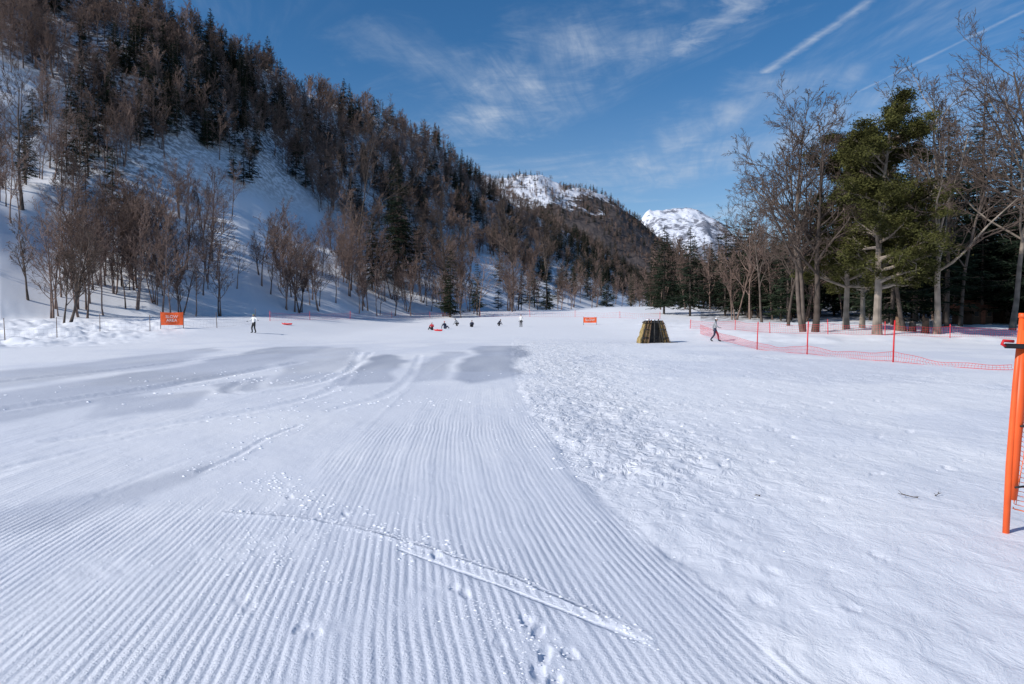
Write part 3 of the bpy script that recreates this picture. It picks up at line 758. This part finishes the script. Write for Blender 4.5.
# ------------------------------------------------------------ people
skin=newmat('skin',(.55,.33,.24),.6,.05,5);hair=newmat('hair',(.02,.016,.014),.6,.1,9)
def cloth(n,c): return newmat(n,c,.75,.15,6,bump=.01,bscale=14)
C={k:cloth(k+'_cloth',v) for k,v in dict(navy=(.025,.03,.06),blackc=(.02,.02,.022),red=(.45,.04,.05),white=(.7,.7,.7),grey=(.3,.31,.33),green=(.10,.30,.16),blue=(.05,.13,.4),pink=(.5,.2,.3),beige=(.45,.38,.28)).items()}
def V3(*a): return Vector(a)
def joints(pose):
    J=dict(pel=V3(0,0,.95),sp=V3(0,0,1.15),ch=V3(0,0,1.36),nk=V3(0,.01,1.5),hb=V3(0,.02,1.57))
    for s,k in ((-1,'l'),(1,'r')):
        J['sh'+k]=V3(s*.18,0,1.42);J['el'+k]=V3(s*.26,-.03,1.15);J['wr'+k]=V3(s*.27,.08,.91);J['hd'+k]=V3(s*.27,.12,.83)
        J['hp'+k]=V3(s*.10,0,.90);J['kn'+k]=V3(s*.12,.03,.50);J['an'+k]=V3(s*.13,-.02,.10);J['to'+k]=V3(s*.15,.17,.045)
    def up(keys,v):
        for q in keys: J[q]=J[q]+V3(*v)
    upper=['sp','ch','nk','hb','shl','shr','ell','elr','wrl','wrr','hdl','hdr']
    if pose=='stride':
        J['knl']=V3(-.11,.22,.52);J['anl']=V3(-.12,.26,.11);J['tol']=V3(-.13,.45,.06)
        J['knr']=V3(.11,-.05,.50);J['anr']=V3(.12,-.32,.17);J['tor']=V3(.13,-.15,.045)
        J['ell']=V3(-.27,-.16,1.18);J['wrl']=V3(-.28,-.14,.93);J['hdl']=V3(-.28,-.11,.85)
        J['elr']=V3(.27,.12,1.18);J['wrr']=V3(.24,.33,1.06);J['hdr']=V3(.23,.41,1.05)
        up(['ch','nk','hb'],(0,.05,0))
    if pose=='armout':
        J['ell']=V3(-.44,.05,1.33);J['wrl']=V3(-.66,.12,1.22);J['hdl']=V3(-.74,.14,1.20)
        J['elr']=V3(.36,.1,1.22);J['wrr']=V3(.46,.28,1.10);J['hdr']=V3(.49,.36,1.09)
        J['knl']=V3(-.2,.1,.50);J['anl']=V3(-.26,0,.10);J['tol']=V3(-.30,.18,.045)
        J['knr']=V3(.18,.1,.50);J['anr']=V3(.22,0,.10);J['tor']=V3(.26,.18,.045)
    if pose in('sit','sitb'):
        dz=-.80
        up(['pel','hpl','hpr']+upper,(0,0,dz))
        ln=-.16 if pose=='sit' else .05
        for q,f in (('sp',.3),('ch',.8),('nk',1.1),('hb',1.2),('shl',.9),('shr',.9)): J[q]+=V3(0,ln*f,0)
        for s,k in ((-1,'l'),(1,'r')):
            J['kn'+k]=V3(s*.17,.38,.38);J['an'+k]=V3(s*.17,.70,.10);J['to'+k]=V3(s*.2,.84,.16)
            if pose=='sit': J['el'+k]=V3(s*.3,-.28,.36);J['wr'+k]=V3(s*.32,-.32,.12);J['hd'+k]=V3(s*.33,-.30,.05)
            else: J['el'+k]=V3(s*.28,.18,.42);J['wr'+k]=V3(s*.18,.38,.42);J['hd'+k]=V3(s*.14,.45,.41)
    if pose=='crouch':
        up(['pel','hpl','hpr'],(0,-.2,-.55));up(upper,(0,-.05,-.55))
        for q,f in (('ch',.18),('nk',.28),('hb',.32),('shl',.22),('shr',.22)): J[q]+=V3(0,f,-f*.3)
        for s,k in ((-1,'l'),(1,'r')):
            J['kn'+k]=V3(s*.16,.22,.50);J['an'+k]=V3(s*.14,-.05,.10);J['to'+k]=V3(s*.16,.13,.045)
            J['el'+k]=V3(s*.26,.28,.55);J['wr'+k]=V3(s*.18,.45,.38);J['hd'+k]=V3(s*.16,.5,.31)
    return J
RAD=dict(pel=.15,sp=.145,ch=.155,nk=.065,hb=.06,sh=.085,el=.058,wr=.042,hd=.04,hp=.105,kn=.075,an=.06,to=.05)
BON=[('pel','sp','t'),('sp','ch','t'),('ch','nk','t'),('nk','hb','s')]
for k in 'lr': BON+=[('ch','sh'+k,'t'),('sh'+k,'el'+k,'t'),('el'+k,'wr'+k,'t'),('wr'+k,'hd'+k,'g'),('pel','hp'+k,'p'),('hp'+k,'kn'+k,'p'),('kn'+k,'an'+k,'p'),('an'+k,'to'+k,'b')]
def person(name,px,py,pose,rz,top,pants,hat,size=1.0,extra=None):
    import bmesh
    J=joints(pose);keys=list(J);me=bpy.data.meshes.new('tmp')
    me.from_pydata([J[k] for k in keys],[(keys.index(a),keys.index(b)) for a,b,_ in BON],[])
    o=link(bpy.data.objects.new('tmp',me));md=o.modifiers.new('s','SKIN')
    for i,k in enumerate(keys):
        rr=RAD.get(k,RAD.get(k[:2]));me.skin_vertices[0].data[i].radius=(rr,rr*(.8 if k in('pel','sp','ch') else 1))
        me.skin_vertices[0].data[i].use_root=(k=='pel')
    sb=o.modifiers.new('u','SUBSURF');sb.levels=2;sb.render_levels=2
    bpy.context.view_layer.update();dg=bpy.context.evaluated_depsgraph_get()
    m2=bpy.data.meshes.new_from_object(o.evaluated_get(dg));bpy.data.objects.remove(o)
    mats=[top,pants,skin,C['blackc'],C['blackc'],hat,hair];lab=dict(t=0,p=1,s=2,g=3,b=4)
    Vv=[v.co.copy() for v in m2.vertices];Ff=[tuple(p.vertices) for p in m2.polygons];Mi=[]
    for f in Ff:
        c=sum((Vv[i] for i in f),Vector())/len(f);best=9;bl=0
        for a,b,l in BON:
            A,Bb=J[a],J[b];d=Bb-A;t=max(0,min(1,(c-A).dot(d)/d.length_squared));q=(c-A-d*t).length/(RAD.get(a,RAD.get(a[:2])))
            if q<best: best=q;bl=lab[l]
        Mi.append(bl)
    def add(bmx,mi):
        b=len(Vv);bmx.verts.index_update()
        for v in bmx.verts:Vv.append(v.co.copy())
        for f in bmx.faces: Ff.append(tuple(b+v.index for v in f.verts));Mi.append(mi)
        bmx.free()
    def ball(c,s,mi,cut=None):
        bm=bmesh.new();bmesh.ops.create_uvsphere(bm,u_segments=14,v_segments=10,radius=1)
        if cut is not None:
            bmesh.ops.delete(bm,geom=[v for v in bm.verts if v.co.z<cut],context='VERTS')
        for v in bm.verts:
            t=1-.18*max(0,-v.co.z) if cut is None else 1
            v.co=Vector((v.co.x*s[0]*t,v.co.y*s[1]*t,v.co.z*s[2]))+c
        add(bm,mi)
    H=J['hb']+V3(0,.02,.10)
    ball(H,(.078,.095,.118),2)
    ball(H+V3(0,-.008,.01),(.09,.108,.125),5,.05)
    ball(H+V3(0,-.03,-.02),(.084,.085,.10),6)
    ball(H+V3(0,.10,-.012),(.013,.02,.02),2)
    for s in(-1,1):
        ball(H+V3(s*.03,.086,.015),(.012,.008,.008),6);ball(H+V3(s*.08,0,-.005),(.012,.02,.03),2)
    ball(H+V3(0,.086,-.05),(.025,.008,.006),0)
    T=TB()
    for k,s in (('l',-1),('r',1)):
        d=(J['hd'+k]-J['wr'+k]).normalized();sd=d.cross(V3(0,0,1)) if abs(d.z)<.9 else V3(0,1,0);sd.normalize();n=d.cross(sd)
        for q,ln in zip((-1.5,-.5,.5,1.5),(.065,.078,.074,.058)):
            p=J['hd'+k]+sd*q*.02+d*.015;T.tube([p,p+d*ln*.6,p+d*ln+n*.02],[.012,.011,.008],5)
        p=J['wr'+k]+d*.03;T.tube([p,p+(sd*-1+d).normalized()*.06,p+(sd*-.6+d).normalized()*.09],[.014,.013,.009],5)
    b=len(Vv)
    Vv+= [Vector(v) for v in T.V];Ff+=[tuple(b+i for i in f) for f in T.F];Mi+=[3]*len(T.F)
    x,y,z=ground_at(px,py);z=gsurf(x,y)
    zmin=min(v.z for v in Vv)
    ob=mesh_obj(name,Vv,Ff,mats,Mi,True);ob.location=(x,y,z-zmin*size-.02);ob.rotation_euler=(0,0,rz);ob.scale=(size,)*3
    return ob
person('skier_standing',254,333,'armout',2.6,C['white'],C['blackc'],C['green'],1.0)
person('person_walking',715,341,'stride',-1.9,C['grey'],C['navy'],C['white'],1.05)
person('person_sitting',432,330,'sitb',2.9,C['red'],C['blackc'],C['white'],1.0)
person('person_sitting',445,329,'sit',-2.6,C['navy'],C['navy'],C['red'],1.0)
person('person_crouching',457,326,'crouch',1.2,C['grey'],C['blackc'],C['blackc'],1.0)
person('person_sitting',472,327,'sitb',3.1,C['navy'],C['blackc'],C['blackc'],1.0)
person('person_crouching',499,326,'crouch',-2,C['navy'],C['blackc'],C['blackc'],.9)
person('person_standing',521,327,'stand',2.8,C['white'],C['blackc'],C['blackc'],1.0)
def sled(px,py,rz,mat):
    x,y,z=ground_at(px,py);z=gsurf(x,y);V=[];F=[];n=12
    for i in range(n+1):
        u=i/n;yy_=-.5+u;zz=.25*max(0,u-.75)**2*16*.3
        for q,(xx_,hz) in enumerate(((-.26,.16),(-.22,.03),(0,.0),(.22,.03),(.26,.16))): V.append((xx_*(1-.3*max(0,u-.8)*5*.3),yy_,zz+hz))
    for i in range(n):
        for j in range(4): a=i*5+j;F.append((a,a+1,a+6,a+5))
    o=mesh_obj('sled',V,F,[mat],smooth=True);o.location=(x,y,z+.02);o.rotation_euler=(0,0,rz)
    o.modifiers.new('t','SOLIDIFY').thickness=.02
sled(287,325,1.3,red);sled(438,331,.8,red)

# ------------------------------------------------------------ light, sky, camera
EL=math.radians(33);AZ=math.radians(243)
sd=Vector((math.sin(AZ)*math.cos(EL),math.cos(AZ)*math.cos(EL),math.sin(EL)))
L=bpy.data.lights.new('sun','SUN');L.energy=4.3;L.angle=math.radians(.5);L.color=(1,.955,.90)
lo=link(bpy.data.objects.new('sun',L));lo.rotation_euler=sd.to_track_quat('Z','Y').to_euler();lo.location=(0,0,50)
w_=bpy.data.worlds.new('World');scene.world=w_;w_.use_nodes=True;nt=w_.node_tree;N=NT(nt)
bg=nt.nodes['Background'];sky=N.n('ShaderNodeTexSky');sky.sky_type='NISHITA';sky.sun_disc=False
sky.sun_elevation=EL;sky.sun_rotation=AZ;sky.air_density=1.0;sky.dust_density=.3;sky.ozone_density=2.8;sky.altitude=1000
hs=N.n('ShaderNodeHueSaturation');hs.inputs['Saturation'].default_value=1.28;hs.inputs['Value'].default_value=1.1;N.put(hs.inputs['Color'],sky.outputs[0])
tc=N.n('ShaderNodeTexCoord');s=N.n('ShaderNodeSeparateXYZ');N.put(s.inputs[0],tc.outputs['Generated'])
zc=N.m('MAXIMUM',s.outputs[2],.03);U=N.m('DIVIDE',s.outputs[0],zc);Vv_=N.m('DIVIDE',s.outputs[1],zc)
uv=N.comb(U,Vv_,0.)
def rot(an,sx_,sy_):
    c,s_=math.cos(an),math.sin(an)
    a=N.m('ADD',N.m('MULTIPLY',U,c),N.m('MULTIPLY',Vv_,s_));b=N.m('ADD',N.m('MULTIPLY',U,-s_),N.m('MULTIPLY',Vv_,c))
    return N.comb(N.m('MULTIPLY',a,sx_),N.m('MULTIPLY',b,sy_),0.)
cir=N.noise(rot(.5,.9,.35),1.6,6,.62,.9)
fibre=N.noise(rot(-.25,5.,.7),1.4,5,.65,.5)
nzA=N.noise(uv,9.,4,.65,.4);nzB=N.noise(uv,3.,5,.65,.4)
c1=N.mr(cir,.46,.80)
def segm(p0,p1,w,soft,ragged=1.6,nz=None):
    dx,dy=p1[0]-p0[0],p1[1]-p0[1];Ls=dx*dx+dy*dy
    ax=N.m('SUBTRACT',U,p0[0]);ay=N.m('SUBTRACT',Vv_,p0[1])
    t=N.m('DIVIDE',N.m('ADD',N.m('MULTIPLY',ax,dx),N.m('MULTIPLY',ay,dy)),Ls)
    tcn=N.m('MINIMUM',N.m('MAXIMUM',t,0.),1.)
    qx=N.m('SUBTRACT',ax,N.m('MULTIPLY',tcn,dx));qy=N.m('SUBTRACT',ay,N.m('MULTIPLY',tcn,dy))
    d=N.m('SQRT',N.m('ADD',N.m('MULTIPLY',qx,qx),N.m('MULTIPLY',qy,qy)))
    d=N.m('ADD',d,N.m('MULTIPLY',N.m('SUBTRACT',nz or nzA,.45),w*ragged))
    return N.m('MULTIPLY',N.mr(d,w,-w*.6,0.,1.),soft)
def uvp(px,py):
    d=pix_ray(px,py);return (float(d[0]/d[2]),float(d[1]/d[2]))
fib=N.mr(fibre,.30,.68,.3,1.)
masks=[N.m('MULTIPLY',N.m('MULTIPLY',c1,.5),fib),
 segm(uvp(868,2),uvp(765,72),.045,.7),
 segm(uvp(750,0),uvp(680,50),.14,.55,2.2),
 segm(uvp(1030,8),uvp(858,92),.024,.45),
 N.m('MULTIPLY',segm(uvp(575,45),uvp(480,125),.50,.80,2.2,nzB),fib),
 N.m('MULTIPLY',segm(uvp(480,80),uvp(390,50),.35,.4,2.2,nzB),fib),
 N.m('MULTIPLY',segm(uvp(900,110),uvp(640,175),.9,.6,1.8,nzB),fib),
 N.m('MULTIPLY',segm(uvp(800,80),uvp(640,165),.4,.6,1.8,nzB),fib)]
mk=masks[0]
for q in masks[1:]: mk=N.m('MAXIMUM',mk,q)
haze=N.mr(s.outputs[2],.36,.10,0.,.17)
mk=N.m('MINIMUM',N.m('ADD',mk,haze),.85)
mk=N.m('MULTIPLY',mk,N.mr(s.outputs[2],.0,.06))
colr=N.mix(mk,hs.outputs[0],(5.6,6.3,7.4,1))
N.put(bg.inputs['Color'],colr);bg.inputs['Strength'].default_value=.10
cam=bpy.data.cameras.new('camera');cam.lens=24.01;cam.sensor_width=36;cam.clip_end=20000;cam.clip_start=.05
co_=link(bpy.data.objects.new('camera',cam));co_.location=(0,0,CAMZ);co_.rotation_euler=(math.pi/2-PITCH,0,0)
scene.camera=co_
print('done',time.time()-_t0)
